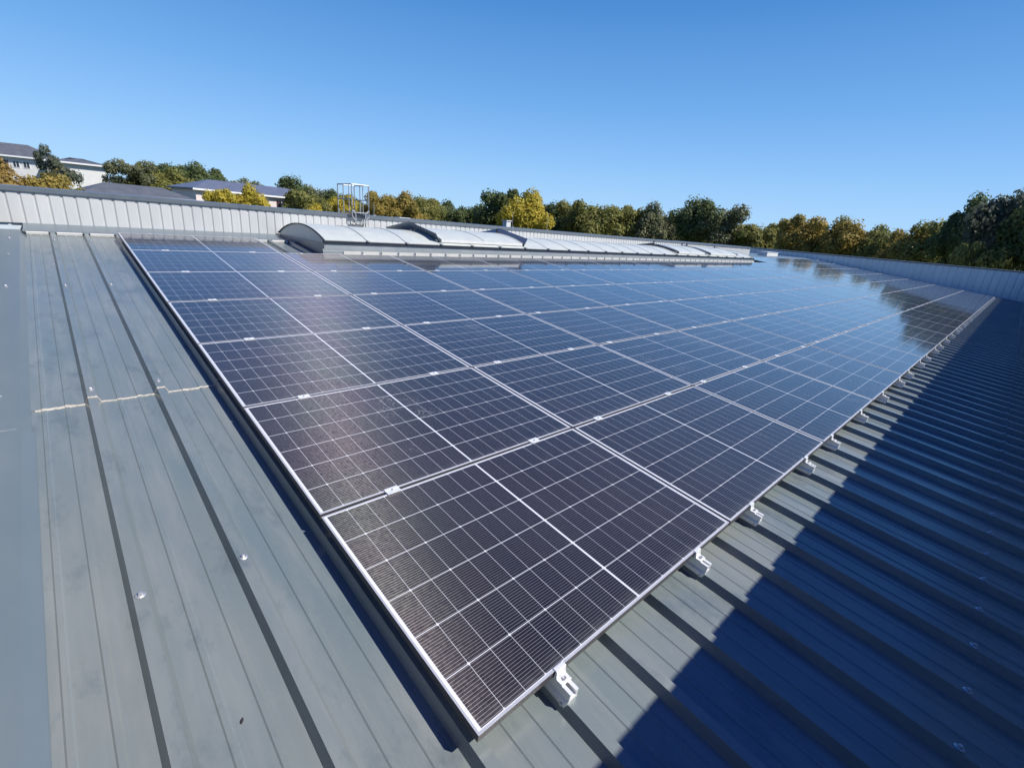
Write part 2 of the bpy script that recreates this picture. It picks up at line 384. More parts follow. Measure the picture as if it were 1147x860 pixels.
# ridge flashing below the back parapet with pale closures between the ribs
def closure(root, u0, u1, v, m=M_close):
    mb = MB(); k = math.ceil((u0-RC0)*3)-1
    while True:
        a, b = RC0+k/3+.040, RC0+(k+1)/3-.040; k += 1
        if a > u1: break
        a, b = max(a, u0), min(b, u1)
        if b-a < .03: continue
        mb.prism([(v-.004, HP+.006), (v+.008, HP+.006), (v+.030, HR-.002), (v+.004, HR+.004), (v-.008, HR-.004)], a, b)
    o = mb.build('profile_closure', m, root); return o
rf = empty('ridge_flashing', (0,0,0), True); tag(rf, 'grey ridge flashing strip at the foot of the back parapet with pale closures', 'flashing')
mb = MB(); vb = (Y_BACK-.004)/CA
mb.prism([(8.215, HR+.006), (8.215, HR-.006), (8.218, HR-.006), (8.22, HR+.003), (8.34, HR+.003), (8.42, -.112), (vb, -.112), (vb, -.108), (8.425, -.108), (8.345, HR+.006)], X_LEFT+.27, X_END-.03)
mb.build('flashing_sheet', M_flash, rf)
closure(rf, X_LEFT+.30, X_END-.05, 8.205)

# ------------------------------------------------------------------ solar panels
NC, NR = 18, 7
def rows_of(c): return 7 if c == 0 or c >= 12 else 6
proto = empty('solar_panel', (0,0,0), True)
mb = MB(); lip, d = .0075, .032
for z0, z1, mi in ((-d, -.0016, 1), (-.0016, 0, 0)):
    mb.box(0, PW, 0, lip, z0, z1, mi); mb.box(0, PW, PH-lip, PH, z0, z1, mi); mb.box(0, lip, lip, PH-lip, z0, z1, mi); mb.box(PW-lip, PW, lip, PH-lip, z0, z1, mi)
mb.build('frame', [M_frame, M_fside_shade], proto)
mb = MB(); mb.add([(lip,lip,-.0012),(PW-lip,lip,-.0012),(PW-lip,PH-lip,-.0012),(lip,PH-lip,-.0012)], [(0,1,2,3)])
mb.build('cell_glass', M_cell, proto)
mb = MB(); mb.box(lip, PW-lip, lip, PH-lip, -.0075, -.0040)
mb.build('backsheet', M_back, proto)
first = True
for r in range(NR):
    for c in range(NC):
        if r >= rows_of(c): continue
        o = proto if first else copy_tree(proto); first = False
        o.location = RW(c*PL+.004+random.uniform(-.0015,.0015), r*PV+.002+random.uniform(-.001,.001), random.uniform(-.0008,.0008))
        o.rotation_euler = (A+random.uniform(-.001,.001), random.uniform(-.001,.001), 0)
        if r == 0 and c == 0: l = 'nearest solar panel, at the bottom corner of the array, its white wires clearly seen'
        else:
            rr = 'bottom row' if r == 0 else ('%s row up' % ordw(r+1))
            cc = 'leftmost solar panel' if c == 0 else ('farthest right solar panel' if c == NC-1 else '%s solar panel from the left' % ordw(c+1))
            l = '%s in the %s' % (cc, rr)
        tag(o, l, 'solar panel', 'solar panels of the roof array')

# mounting rails on the ribs with their clamps
def rail_proto(kind):
    root = empty('mounting_rail', (0,0,0), True)
    mb = MB(); y0, y1 = (-.078, .12) if kind == 'end' else (-.10, .10)
    zt = -.0335
    prof = [(-.030, -.112), (-.0265, -.112), (-.0255, -.080), (-.0225, -.0775), (.0225, -.0775), (.0255, -.080), (.0265, -.112), (.030, -.112),
            (.0285, -.079), (.0215, -.066), (.0215, zt), (.0075, zt), (.0075, zt-.004), (.0165, zt-.004), (.0165, -.062), (-.0165, -.062), (-.0165, zt-.004),
            (-.0075, zt-.004), (-.0075, zt), (-.0215, zt), (-.0215, -.066), (-.0285, -.079)]
    k = len(prof)
    vs = [(x, y0+(.012 if z < -.1 else 0), z) for x, z in prof]+[(x, y1, z) for x, z in prof]
    mb.add(vs, [(i, (i+1) % k, k+(i+1) % k, k+i) for i in range(k)]+[tuple(range(k))[::-1], tuple(range(k, 2*k))])
    mb.build('rail', M_alu, root)
    if kind == 'end':
        mb = MB()                                        # Z shaped end clamp gripping the frame
        mb.prism([(.008, .0032), (.008, .0008), (-.0025, .0008), (-.0025, -.031), (-.042, -.031), (-.042, -.027), (-.016, -.027), (-.012, -.012), (-.009, .0032)], -.024, .024)
        mb.build('clamp', M_alu, root, bevel=.0008)
        mb = MB(); mb.lathe([(0, 0), (.0085, 0), (.0085, .005), (.0075, .007), (.0045, .007), (.0042, .004), (0, .004)], (0, -.028, -.0265), 12)
        mb.build('bolt', M_steel, root)
        for yy in (-.058,):
            mb = MB(); mb.tube((-.0335, yy, -.094), (-.0275, yy, -.094), .0058, 8); mb.tube((-.0285, yy, -.094), (-.0265, yy, -.094), .008, 10)
            mb.build('side_screw', M_steel, root)
    else:
        s = 1
        mb = MB(); mb.prism([(-.023, .0046), (-.023, .0008), (-.0055, .0008), (-.0055, -.012), (.0055, -.012), (.0055, .0008), (.023, .0008), (.023, .0046), (.006, .0046), (.005, .0036), (-.005, .0036), (-.006, .0046)], -.036, .036)
        mb.build('clamp', M_alu, root, bevel=.0006)
        mb = MB(); mb.lathe([(0, 0), (.0048, 0), (.0048, .005), (.003, .0055), (.0028, .003), (0, .003)], (0, 0, .0036), 10)
        mb.build('bolt', M_steel, root)
    return root
pe, pm = rail_proto('end'), rail_proto('mid')
fe = fm = True
def ribpos(x): return RC0+round((x-RC0)*3)/3.0
for r in range(NR+1):
    k = 0
    for c in range(NC):
        for dx in (.37, 1.37):
            u = ribpos(c*PL+dx+.003)
            if r > rows_of(c): continue
            k += 1
            last = (r == rows_of(c))
            if r == 0 or last:
                o = pe if fe else copy_tree(pe); fe = False
                o.location = RW(u, (0.002 if r == 0 else r*PV-.016), 0)
                if last:
                    o.rotation_euler = (A, 0, 0); o.scale = (1, -1, 1)
                side = 'bottom edge' if r == 0 else 'top edge'
                l = 'bright end clamp and rail stub, %s from the near corner along the %s' % (ordw(k), side) if r == 0 else \
                    'end clamp on the %s of panel column %s, %s one' % (side, ordw(c+1), 'left' if dx < 1 else 'right')
                tag(o, l, 'clamp', 'end clamps along the edges of the array')
            else:
                o = pm if fm else copy_tree(pm); fm = False
                o.location = RW(u, r*PV-.0062, 0)
                tag(o, '%s clamp from the left in the seam above the %s panel row' % (ordw(k), ordw(r)), 'clamp', 'clamps in the seams between panel rows')

# roof screws on the ribs
sp_ = empty('roof_screw', (0,0,0), True)
mb = MB(); mb.lathe([(0, 0), (.0160, 0), (.0165, .0018), (.012, .0045), (0, .0045)], (0,0,0), 16); mb.build('washer', M_steel, sp_)
mb = MB(); mb.lathe([(0, .004), (.0078, .004), (.0078, .0125), (.006, .0145), (0, .0145)], (0,0,0), 6); mb.build('screw_head', M_steel, sp_)
mb = MB(); mb.tube((0,0,-.04), (0,0,.003), .003, 6); mb.build('shank', M_steel, sp_)
fs = True
def screw(u, v, h, label, group=None):
    global fs
    o = sp_ if fs else copy_tree(sp_); fs = False
    o.location = RW(u, v, h); o.rotation_euler = (A+random.uniform(-.05,.05), random.uniform(-.06,.06), random.uniform(0, 1))
    tag(o, label, 'screw', group or 'screws in the ribs of the roof sheet')
for i, (v, t) in enumerate(((1.135, 'nearest the camera'), (2.99, 'just above the sealed lap'), (5.46, 'halfway up'), (7.66, 'near the ridge flashing'))):
    screw(RC0-2/3, v, HR+(.0025 if v > 2.9 else 0), 'silver screw on the leftmost rib, '+t)
    screw(RC0-1/3, v, HR+(.0025 if v > 2.9 else 0), 'silver screw on the second rib from the left, '+t)
for k in range(0, 100):
    screw(RC0+k/3, -1.025, HR, '%s silver screw from the near corner in the shaded low roof strip' % ordw(k+1), 'screws in the shaded ribs')
for v, t in ((7.68, 'nearest the back wall'), (6.80, 'second from the back wall'), (5.46, 'third from the back wall'), (3.05, 'just above the flashing joint'), (1.9, 'nearest the camera')):
    screw(-1.03, v, HP+(.0468 if v > 2.55 else .0508), 'silver screw in the flat left verge flashing, '+t, 'screws in the verge flashing')
# leaf debris
mb = MB(); p = [(-.015,-.004,0),(-.002,-.007,.004),(.014,-.003,.001),(.018,.003,.003),(.002,.006,.006),(-.012,.004,.001)]
mb.add(p+[(a,b,c+.001) for a,b,c in p], [(0,1,2,3,4,5),(6,11,10,9,8,7)]+[(i,(i+1)%6,6+(i+1)%6,6+i) for i in range(6)])
o = mb.build('dead_leaf', paint('dry_leaf', (.02,.018,.018), (.035,.03,.03), .8), roof=True, loc=RW(-.485, .51, HP+.001)); o.rotation_euler = (A, 0, 1.0); o.scale = (.6, .6, .6)
tag(o, 'tiny dark dead leaf lying on the roof sheet between two ribs at the lower left', 'leaf')

# ------------------------------------------------------------------ barrel vault rooflight
SX0, SX1, SY0, SY1 = 2.43, 19.7, 6.89, 8.90
SZ, SPK = .938, 1.132
sk = empty('rooflight', (SX0, SY0, roofz(SY0))); tag(sk, 'long white barrel vault rooflight on a grey curb beside the top row of panels', 'rooflight')
so_ = Vector(sk.location); TILT = .040/17; sk.rotation_euler = (0, TILT, 0)     # it sinks slightly towards its far end
w2 = (SY1-SY0)/2; rise = SPK-SZ; rad = (w2*w2+rise*rise)/(2*rise); yc = (SY0+SY1)/2; zc = SPK-rad; half = math.asin(w2/rad)
def arc(t, dr=0): a = -half+2*half*t; return (yc+(rad+dr)*math.sin(a)-so_.y, zc+(rad+dr)*math.cos(a)-so_.z)
def vault(mb, x0, x1, dr0, dr1, t0=0, t1=1, n=28):
    P = [arc(t0+(t1-t0)*i/n, dr1) for i in range(n+1)]; Q = [arc(t0+(t1-t0)*i/n, dr0) for i in range(n+1)]
    vs = [(x0, *p) for p in P]+[(x0, *p) for p in Q]+[(x1, *p) for p in P]+[(x1, *p) for p in Q]; k = n+1; fs_ = []
    for i in range(n):
        fs_ += [(i, i+1, 2*k+i+1, 2*k+i), (k+i, k+i+1, 3*k+i+1, 3*k+i), (i, i+1, k+i+1, k+i), (2*k+i, 2*k+i+1, 3*k+i+1, 3*k+i)]
    fs_ += [(0, k, 3*k, 2*k), (n, k+n, 3*k+n, 2*k+n)]
    mb.add(vs, fs_)
mb = MB(); bars = [SX0]; x = SX0+.73
while x < SX1-.3: bars.append(x); x += .737
bars.append(SX1)
for a, b in zip(bars, bars[1:]): vault(mb, a-so_.x+.012, b-so_.x-.012, -.010, 0.0)
mb.build('glazing', M_poly, sk)
for i, b in enumerate(bars):
    mb = MB(); vault(mb, b-so_.x-.012, b-so_.x+.012, -.012, .005)
    mb.build('glazing_bar', M_dark if i in (0, len(bars)-1) else M_curb, sk)
for b in bars[1:-1]:
    mb = MB(); mb.box(b-so_.x-.022, b-so_.x+.022, -.045, .01, SZ-so_.z-.005, SZ-so_.z+.022); mb.build('bar_foot', M_curb, sk, bevel=.003)
mb = MB()
mb.box(-.02, SX1-so_.x+.02, -.022, .012, SZ-so_.z-.046, SZ-so_.z-.010); mb.build('edge_shadow_trim', M_dark, sk)  # near-black trim, also painting the shadow under the glazing overhang
mb = MB()
mb.box(-.02, SX1-so_.x+.02, SY1-so_.y-.012, SY1-so_.y+.035, SZ-so_.z-.030, SZ-so_.z-.004); mb.build('edge_shadow_trim', M_dark, sk)
mb = MB()                                          # curb: front, back and end upstands
def zr(y, h=-.12): return roofz(y, h)-so_.z
t_ = .03; zt = SZ-so_.z-.047
mb.add([(0,0,zr(SY0)),(SX1-so_.x,0,zr(SY0)),(SX1-so_.x,0,zt),(0,0,zt),(0,t_,zr(SY0)),(SX1-so_.x,t_,zr(SY0)),(SX1-so_.x,t_,zt),(0,t_,zt)],
       [(0,1,2,3),(4,7,6,5),(3,2,6,7),(0,3,7,4),(1,5,6,2)])
e = SY1-so_.y
mb.add([(0,e,zr(SY1)),(SX1-so_.x,e,zr(SY1)),(SX1-so_.x,e,zt),(0,e,zt),(0,e-t_,zr(SY1)),(SX1-so_.x,e-t_,zr(SY1)),(SX1-so_.x,e-t_,zt),(0,e-t_,zt)],
       [(0,1,2,3),(4,7,6,5),(3,2,6,7),(0,3,7,4),(1,5,6,2)])
mb.build('curb', M_curb, sk)
for xx in (.002, SX1-so_.x-.032):
    mb = MB()
    mb.add([(xx,t_,zr(SY0)),(xx,e-t_,zr(SY1)),(xx,e-t_,zt),(xx,t_,zt),(xx+.03,t_,zr(SY0)),(xx+.03,e-t_,zr(SY1)),(xx+.03,e-t_,zt),(xx+.03,t_,zt)],
       [(0,1,2,3),(4,7,6,5),(3,2,6,7),(0,3,7,4),(1,5,6,2)])
    mb.build('end_curb', M_defl, sk)  # coloured darker than the long curbs to paint in the shade at the ends
for xx in (.004, SX1-so_.x-.02):                   # curved end sheets
    mb = MB(); n = 24; P = [arc(i/n, -.012) for i in range(n+1)]
    P = [(min(max(y, .02), e-.02), z) for y, z in P]
    prof = P+[(e-.02, zt+.002), (.02, zt+.002)]
    mb.prism(prof, xx, xx+.014); mb.build('end_sheet', M_polye, sk)
# foot flashing over the rib tops with pale closures under its edge
cf = empty('curb_flashing', (0,0,0), True); tag(cf, 'pale notched flashing along the foot of the rooflight curb, above the panels', 'flashing')
mb = MB(); vc = (SY0-.003)/CA
mb.prism([(vc-.040, .022), (vc-.046, HR+.002), (vc-.042, HR+.002), (vc-.036, .018), (vc-.006, .020), (vc-.008, .050), (vc-.004, .050), (vc-.001, .024)], SX0-.04, SX1+.05)
mb.build('flashing_sheet', M_curb, cf)
mb = MB(); k = math.ceil((SX0-RC0)*3)
while RC0+(k+1)/3 < SX1+.1:
    a, b = RC0+k/3+.024, RC0+(k+1)/3-.024; k += 1
    mb.prism([(vc-.066, HR+.003), (vc-.047, HR+.003), (vc-.0415, .026), (vc-.054, .028)], a, b)
mb.build('profile_closure', M_close, cf)
# smoke vents with wind deflectors
def vent(x0, x1, label, h0=.14):
    r = empty('smoke_vent', (x0, SY0, SZ));  tag(r, label, 'roof vent', 'smoke vents on the rooflight'); global so_
    keep = so_; so_ = Vector(r.location)
    mb = MB(); vault(mb, .05, x1-x0-.05, .045, .058, .06, .94); mb.build('flap', M_poly, r)
    mb = MB(); vault(mb, .03, .05, .0065, .066, .05, .95); vault(mb, x1-x0-.05, x1-x0-.03, .0065, .066, .05, .95)
    y0_, z0_ = arc(.05, .03); 
    for t in (.05, .95):
        y_, z_ = arc(t, .03); mb.box(.03, x1-x0-.03, y_-.012, y_+.012, z_-.022, z_+.03)
    mb.build('flap_frame', M_white, r)
    mb = MB(); vault(mb, (x1-x0)/2-.01, (x1-x0)/2+.01, .058, .064, .07, .93); mb.build('flap_bar', M_curb, r)
    for xx, ln in ((-.02, -.09), (x1-x0+.02, .09)):     # deflector: two straight plates meeting over the crown
        mb = MB()
        for t0, t1 in ((.04, .5), (.5, .96)):
            a, b = arc(t0, .03), arc(t1, .03)
            a2 = (a[0], a[1]+h0); b2 = (b[0], b[1]+h0)
            vs = [(xx, *a), (xx, *b), (xx+ln, *b2), (xx+ln, *a2)]
            m3 = ((a[0]+b[0])/2, (a[1]+b[1])/2)
            vs = vs+[(p[0]+.004, p[1], p[2]) for p in vs]
            mb.add(vs, [(0,1,2,3),(4,7,6,5),(0,4,5,1),(1,5,6,2),(2,6,7,3),(3,7,4,0)])
        mb.build('wind_deflector', M_defl, r)
        mb = MB()
        for t in (.05, .5, .95):
            a = arc(t, .005); mb.box(xx-.018, xx+.018, a[0]-.012, a[0]+.012, a[1]-.01, a[1]+.15 if t == .5 else a[1]+.06)
        mb.build('deflector_bracket', M_dark, r)
    so_ = keep; r.location.z -= (x0-SX0)*TILT; r.rotation_euler = (0, TILT, 0)
vent(4.66, 6.85, 'smoke vent flap between grey deflectors on the near half of the rooflight')
vent(13.75, 15.6, 'smoke vent flap between grey deflectors on the far half of the rooflight', .06)
vent(16.0, 18.2, 'last smoke vent flap, next to the far end of the rooflight', .06)

# small white exhaust boxes
def vbox(x, y, z, sx, sy, sz, label, name='vent_box'):
    r = empty(name, (x, y, z)); tag(r, label, 'vent box')
    mb = MB(); mb.box(-sx/2, sx/2, -sy/2, sy/2, 0, sz); mb.build('housing', M_white, r, bevel=.01)
    mb = MB(); mb.box(-sx/2-.02, sx/2+.02, -sy/2-.02, sy/2+.02, sz+.001, sz+.025); mb.build('lid', M_white, r, bevel=.005)
vbox(8.85, 9.75, .2, .17, .17, 1.27, 'small upright white vent box standing just behind the back parapet')
vbox(5.5, 9.75, .2, .26, .2, 1.12, 'low white vent box peeping over the back parapet left of the trees')
vbox(28.2, 9.35, roofz(Y_BACK, -.111)-.002, 1.6, .5, .19, 'flat white roof vent box past the far end of the rooflight')
for x, y, h, l in ((8.45, 9.08, 1.72, 'thin lightning rod left of the white vent box'), (9.82, 9.08, 1.80, 'thin lightning rod right of the white vent box'), (4.42, 9.08, 1.58, 'thin lightning rod above the near smoke vent')):
    r = empty('lightning_rod', (x, y, ztop(x))); tag(r, l+' on the back parapet', 'rod')
    mb = MB(); mb.tube((0,0,.02), (0,0,h-ztop(x)), .005, 6); mb.build('rod', M_galv, r)
    mb = MB(); mb.box(-.03,.03,-.03,.03,.018,.03); mb.build('foot', M_galv, r)

# ladder with guard rails over the back parapet
ld = empty('access_ladder', (3.98, 9.25, 1.0)); tag(ld, 'galvanised access ladder with hooped guard rails rising over the back parapet', 'ladder')
L0 = Vector(ld.location)
def LP(x, y, z): return Vector((x, y, z))-L0
for x, s in ((3.83, 1), (4.19, -1)):
    mb = MB()
    for y in (8.86, 9.50):
        bx = x+s*.075 if y < 9.3 else x+s*.04
        mb.path([LP(x, y, 1.90), LP(x, y, 1.42), LP(bx, y, 1.36), LP(bx, y, 1.02 if y < 9.0 else .4)], .012)
        mb.path([LP(x, y, 1.50), LP(x+s*.0, y, 1.40), LP(x, y, 1.30), LP(bx, y, 1.22)], .012)
    mb.path([LP(x, 9.24, 1.90), LP(x, 9.24, 1.2)], .010); mb.path([LP(x+s*.03, 9.05, 1.90), LP(x+s*.03, 9.05, 1.3)], .008)
    mb.path([LP(x, 8.86, 1.90), LP(x, 9.50, 1.90)], .009)
    mb.path([LP(x, 8.86, 1.62), LP(x, 9.50, 1.62)], .010)
    mb.build('guard_rail', M_galv, ld)
mb = MB(); mb.path([LP(3.83, 9.50, 1.90), LP(4.19, 9.50, 1.90)], .009); mb.build('back_rail', M_galv, ld)
mb = MB(); mb.path([LP(3.83, 8.86, 1.90), LP(4.19, 8.86, 1.90)], .008); mb.build('top_bar', M_galv, ld)
for z, y0, y1 in ((1.385, 8.84, 9.50), (1.20, 8.80, 8.93)):
    mb = MB(); mb.box(3.86-L0.x, 4.16-L0.x, y0-L0.y, y1-L0.y, z-.022-L0.z, z-L0.z)
    mb.build('step', M_galv, ld)

# ------------------------------------------------------------------ background houses
M_slate = paint('slate_roof', (.085,.09,.10), (.12,.125,.14), .6, .4, 0, 1.2)
M_slateb = paint('blue_slate_roof', (.10,.115,.16), (.13,.145,.19), .45, .5, 0, .8)
M_tile = paint('brown_tile_roof', (.19,.17,.15), (.26,.23,.20), .8, .3, 0, 1.5)
M_wall = paint('white_render', (.60,.60,.58), (.68,.67,.64), .9, .2, 0, .6)
M_wallp = paint('pinkish_render', (.62,.54,.51), (.70,.61,.58), .9, .2, 0, .6)
M_win, nw, bw = mat('window_glass'); bw.inputs['Base Color'].default_value = (.03,.035,.05,1); bw.inputs['Roughness'].default_value = .1
M_red = paint('dark_red_shutter', (.22,.06,.07), (.30,.09,.09), .6)
M_trim = paint('white_trim', (.75,.75,.74), (.8,.8,.8), .6)
def house(x, y, rz, w_, d_, z0, ze, zr_, hip, mwall, mroof, wins, label, ov=.5, name='house', chim=True):
    r = empty(name, (x, y, z0), rz=rz); tag(r, label, 'house')
    H = ze-z0; mb = MB(); mb.box(0, w_, 0, d_, 0, H); mb.build('wall', mwall, r)
    mb = MB(); a, b, c, e = -ov, w_+ov, -ov, d_+ov; k = zr_-z0; m_ = d_/2
    vs = [(a,c,H+.01),(b,c,H+.01),(b,e,H+.01),(a,e,H+.01),(hip-ov,m_,k),(w_-hip+ov,m_,k),(a,c,H+.22),(b,c,H+.22),(b,e,H+.22),(a,e,H+.22)]
    mb.add(vs, [(0,3,2,1),(0,1,7,6),(1,2,8,7),(2,3,9,8),(3,0,6,9),(6,7,5,4),(7,8,5),(8,9,4,5),(9,6,4)])
    rf_ = mb.build('roof', mroof, r)
    if chim:
        mb = MB(); mb.box(w_*.3, w_*.3+.9, m_-.4, m_+.4, k-1.2, k+.7); mb.build('chimney', mwall, rf_)
    mb = MB(); mb.box(a-.06, b+.06, c-.14, c-.005, H-.05, H+.20); mb.build('gutter', M_trim, r)
    for i, (wx, wz, ww, wh, red) in enumerate(wins):
        f = MB()
        for bx in ((wx-.08, wx, wz-.08, wz+wh+.08), (wx+ww, wx+ww+.08, wz-.08, wz+wh+.08), (wx, wx+ww, wz-.08, wz), (wx, wx+ww, wz+wh, wz+wh+.08), (wx+ww/2-.03, wx+ww/2+.03, wz, wz+wh)):
            f.box(bx[0], bx[1], -.05, -.003, bx[2]-z0, bx[3]-z0)
        wo = f.build('window', M_red if red else M_trim, r)
        g = MB(); g.box(wx, wx+ww, -.02, -.004, wz-z0, wz+wh-z0); g.build('pane', M_win, wo)
    return r
house(-27, 136.5, -.30, 29, 11, -2, 5.6, 8.1, 4, M_wall, M_slate, [(x_, 3.9, .8, 1.0, r_) for x_, r_ in ((17,0),(18.2,0),(20.2,0),(22.0,1),(23.1,1),(24.6,0),(26,0))],
      'long white house with dark slate roof and small windows on the far left hill', chim=False)
house(.8, 121.5, -.05, 8.2, 12, -2, 5.3, 6.5, 5.5, M_wall, M_slate, [], 'bright white blank gable wing beside the conifer on the far left hill', chim=False)
house(17.3, 93.0, .20, 22, 9, -5, 2.55, 4.4, 4.5, M_wallp, M_slateb, [(13.3,1.0,.7,.9,1),(14.6,1.0,.7,.9,1),(9.6,1.2,1.6,.5,0),(6.5,1.2,1.6,.5,0),(17,1.0,.7,.9,1)],
      'pinkish white house with blue slate roof and dark red windows, behind the yellow trees', chim=False)
house(3.0, 68.8, .06, 9.2, 8, -6, .85, 2.15, 2.4, M_wall, M_slate, [], 'low dark slate roof just above the back parapet, left of the pinkish house', chim=False)

# ------------------------------------------------------------------ trees
def leaf_mat(name, c1, c2, c3):
    M, n, b = mat(name); pos = nd(n, 'ShaderNodeNewGeometry').outputs['Position']
    f = noise(n, pos, .55, 3, .6); g = noise(n, pos, 3.2, 3, .7)
    c = mixc(n, ramp(n, f, .35, .65), c1, c2); c = mixc(n, mth(n, 'MULTIPLY', ramp(n, g, .5, .72), .75), c, c3)
    n.links.new(c, b.inputs['Base Color']); b.inputs['Roughness'].default_value = .6; b.inputs['Specular IOR Level'].default_value = .25
    tr = nd(n, 'ShaderNodeBsdfTranslucent'); n.links.new(c, tr.inputs[0]); mx = nd(n, 'ShaderNodeMixShader'); mx.inputs[0].default_value = .42
    out = [x for x in n.nodes if x.type == 'OUTPUT_MATERIAL'][0]
    n.links.new(b.outputs[0], mx.inputs[1]); n.links.new(tr.outputs[0], mx.inputs[2]); n.links.new(mx.outputs[0], out.inputs[0])
    return M
LM = {
 'dark':   leaf_mat('dark_green_leaves', (0.081,0.114,0.042), (0.127,0.163,0.058), (0.215,0.227,0.085)),
 'olive':  leaf_mat('olive_green_leaves', (0.169,0.189,0.055), (0.260,0.247,0.068), (0.390,0.325,0.091)),
 'grey':   leaf_mat('grey_green_leaves', (0.149,0.165,0.086), (0.209,0.215,0.110), (0.297,0.281,0.154)),
 'yellow': leaf_mat('yellow_autumn_leaves', (0.396,0.341,0.044), (0.528,0.418,0.055), (0.600,0.517,0.099)),
 'brown':  leaf_mat('golden_brown_leaves', (0.260,0.215,0.058), (0.390,0.293,0.072), (0.494,0.377,0.098)),
 'orange': leaf_mat('orange_brown_leaves', (0.264,0.176,0.055), (0.374,0.259,0.072), (0.462,0.363,0.132)),
 'blue':   leaf_mat('blue_green_needles', (0.094,0.116,0.083), (0.143,0.160,0.105), (0.220,0.220,0.143)),
}
M_bark = paint('tree_bark', (.06,.05,.04), (.11,.09,.07), .9, .2, 0, 3)
def crown_mesh(seed, nl, leaf, sparse=False, cone=False):
    rnd = random.Random(seed); vs = []; fs_ = []
    lobes = []
    for i in range(30 if not sparse else 24):
        a = rnd.uniform(0, 2*math.pi); z = rnd.uniform(-.9, .95); 
        rr = math.sqrt(max(0, 1-z*z)) if not cone else (1-z)*.5
        q = rnd.uniform(.35, .88)
        r = rnd.uniform(.20, .36)*(1 if not sparse else .75)
        lobes.append((Vector((math.cos(a)*rr*q, math.sin(a)*rr*q, z*q*1.0)), r))
    if not sparse: lobes.append((Vector((0,0,0)), .62))
    for i in range(nl):
        if rnd.random() < .12: c, r = lobes[-1]
        else: c, r = lobes[rnd.randrange(len(lobes))]
        d = Vector((rnd.gauss(0,1), rnd.gauss(0,1), rnd.gauss(0,1)*.8)); d.normalize()
        p = c+d*r*(rnd.uniform(.55, 1.0) if rnd.random() < .85 else rnd.uniform(1., 1.12))
        s = leaf*rnd.uniform(.6, 1.4)
        nrm = (d*1.0+Vector((rnd.gauss(0,.42), rnd.gauss(0,.42), rnd.gauss(0,.42)+.2))).normalized()
        t = nrm.orthogonal().normalized(); t.rotate(Matrix.Rotation(rnd.uniform(0, 6.28), 3, nrm)); b = nrm.cross(t)
        k = len(vs)
        vs += [p-t*s, p+b*s*.62, p+t*s, p-b*s*.62]
        fs_.append((k, k+1, k+2, k+3))
    me = bpy.data.meshes.new('crown'); me.from_pydata([tuple(v) for v in vs], [], fs_); return me
def trunk_mesh(seed):
    rnd = random.Random(seed); mb = MB()
    mb.tube((0,0,-3.2), (.03,.02,-.6), .085, 8, .06); mb.tube((.03,.02,-.6), (0,.03,.5), .06, 8, .02)
    for i in range(11):
        a = rnd.uniform(0, 6.28); z = rnd.uniform(-1.0, .3); l = rnd.uniform(.4, .8)
        p = Vector((.02,.02,z)); q = p+Vector((math.cos(a)*l*.6, math.sin(a)*l*.6, l*.55)); q2 = q+Vector((math.cos(a+.4)*l*.35, math.sin(a+.4)*l*.35, l*.35))
        mb.tube(p, q, .028, 6, .015); mb.tube(q, q2, .015, 5, .006)
    return mb.mesh('trunk', M_bark)
CROWNS = [crown_mesh(10+i, 13000, .046) for i in range(5)]
SPARSE = [crown_mesh(30+i, 6500, .044, True) for i in range(2)]
TRUNKS = [trunk_mesh(50+i) for i in range(3)]
CACHE = {}
def crown_of(kind, i, sparse):
    key = (kind, i, sparse)
    if key not in CACHE:
        me = (SPARSE[i % 2] if sparse else CROWNS[i % 5]).copy(); me.materials.append(LM[kind]); CACHE[key] = me
    return CACHE[key]
tn = 0
def tree(x, y, ztop_, hw, kind, label, sparse=False, group=None, vr=None):
    global tn; tn += 1
    rx = hw; rz_ = vr or max(hw*1.0, 3.2); g = gz(x, y); zc_ = ztop_-rz_*1.0
    r = empty('tree', (x, y, g)); tag(r, label, 'tree', group or 'trees behind the roof'); r.rotation_euler[2] = 0
    o = bpy.data.objects.new('crown', crown_of(kind, tn, sparse)); C.objects.link(o); o.parent = r
    o.location = (0, 0, zc_-g); o.scale = (rx, rx, rz_); o.rotation_euler[2] = tn*1.7
    t = bpy.data.objects.new('trunk', TRUNKS[tn % 3]); C.objects.link(t); t.parent = r
    s = (zc_-g)/3.2; t.location = (0, 0, zc_-g); t.scale = (s*.75, s*.75, s); t.rotation_euler[2] = tn
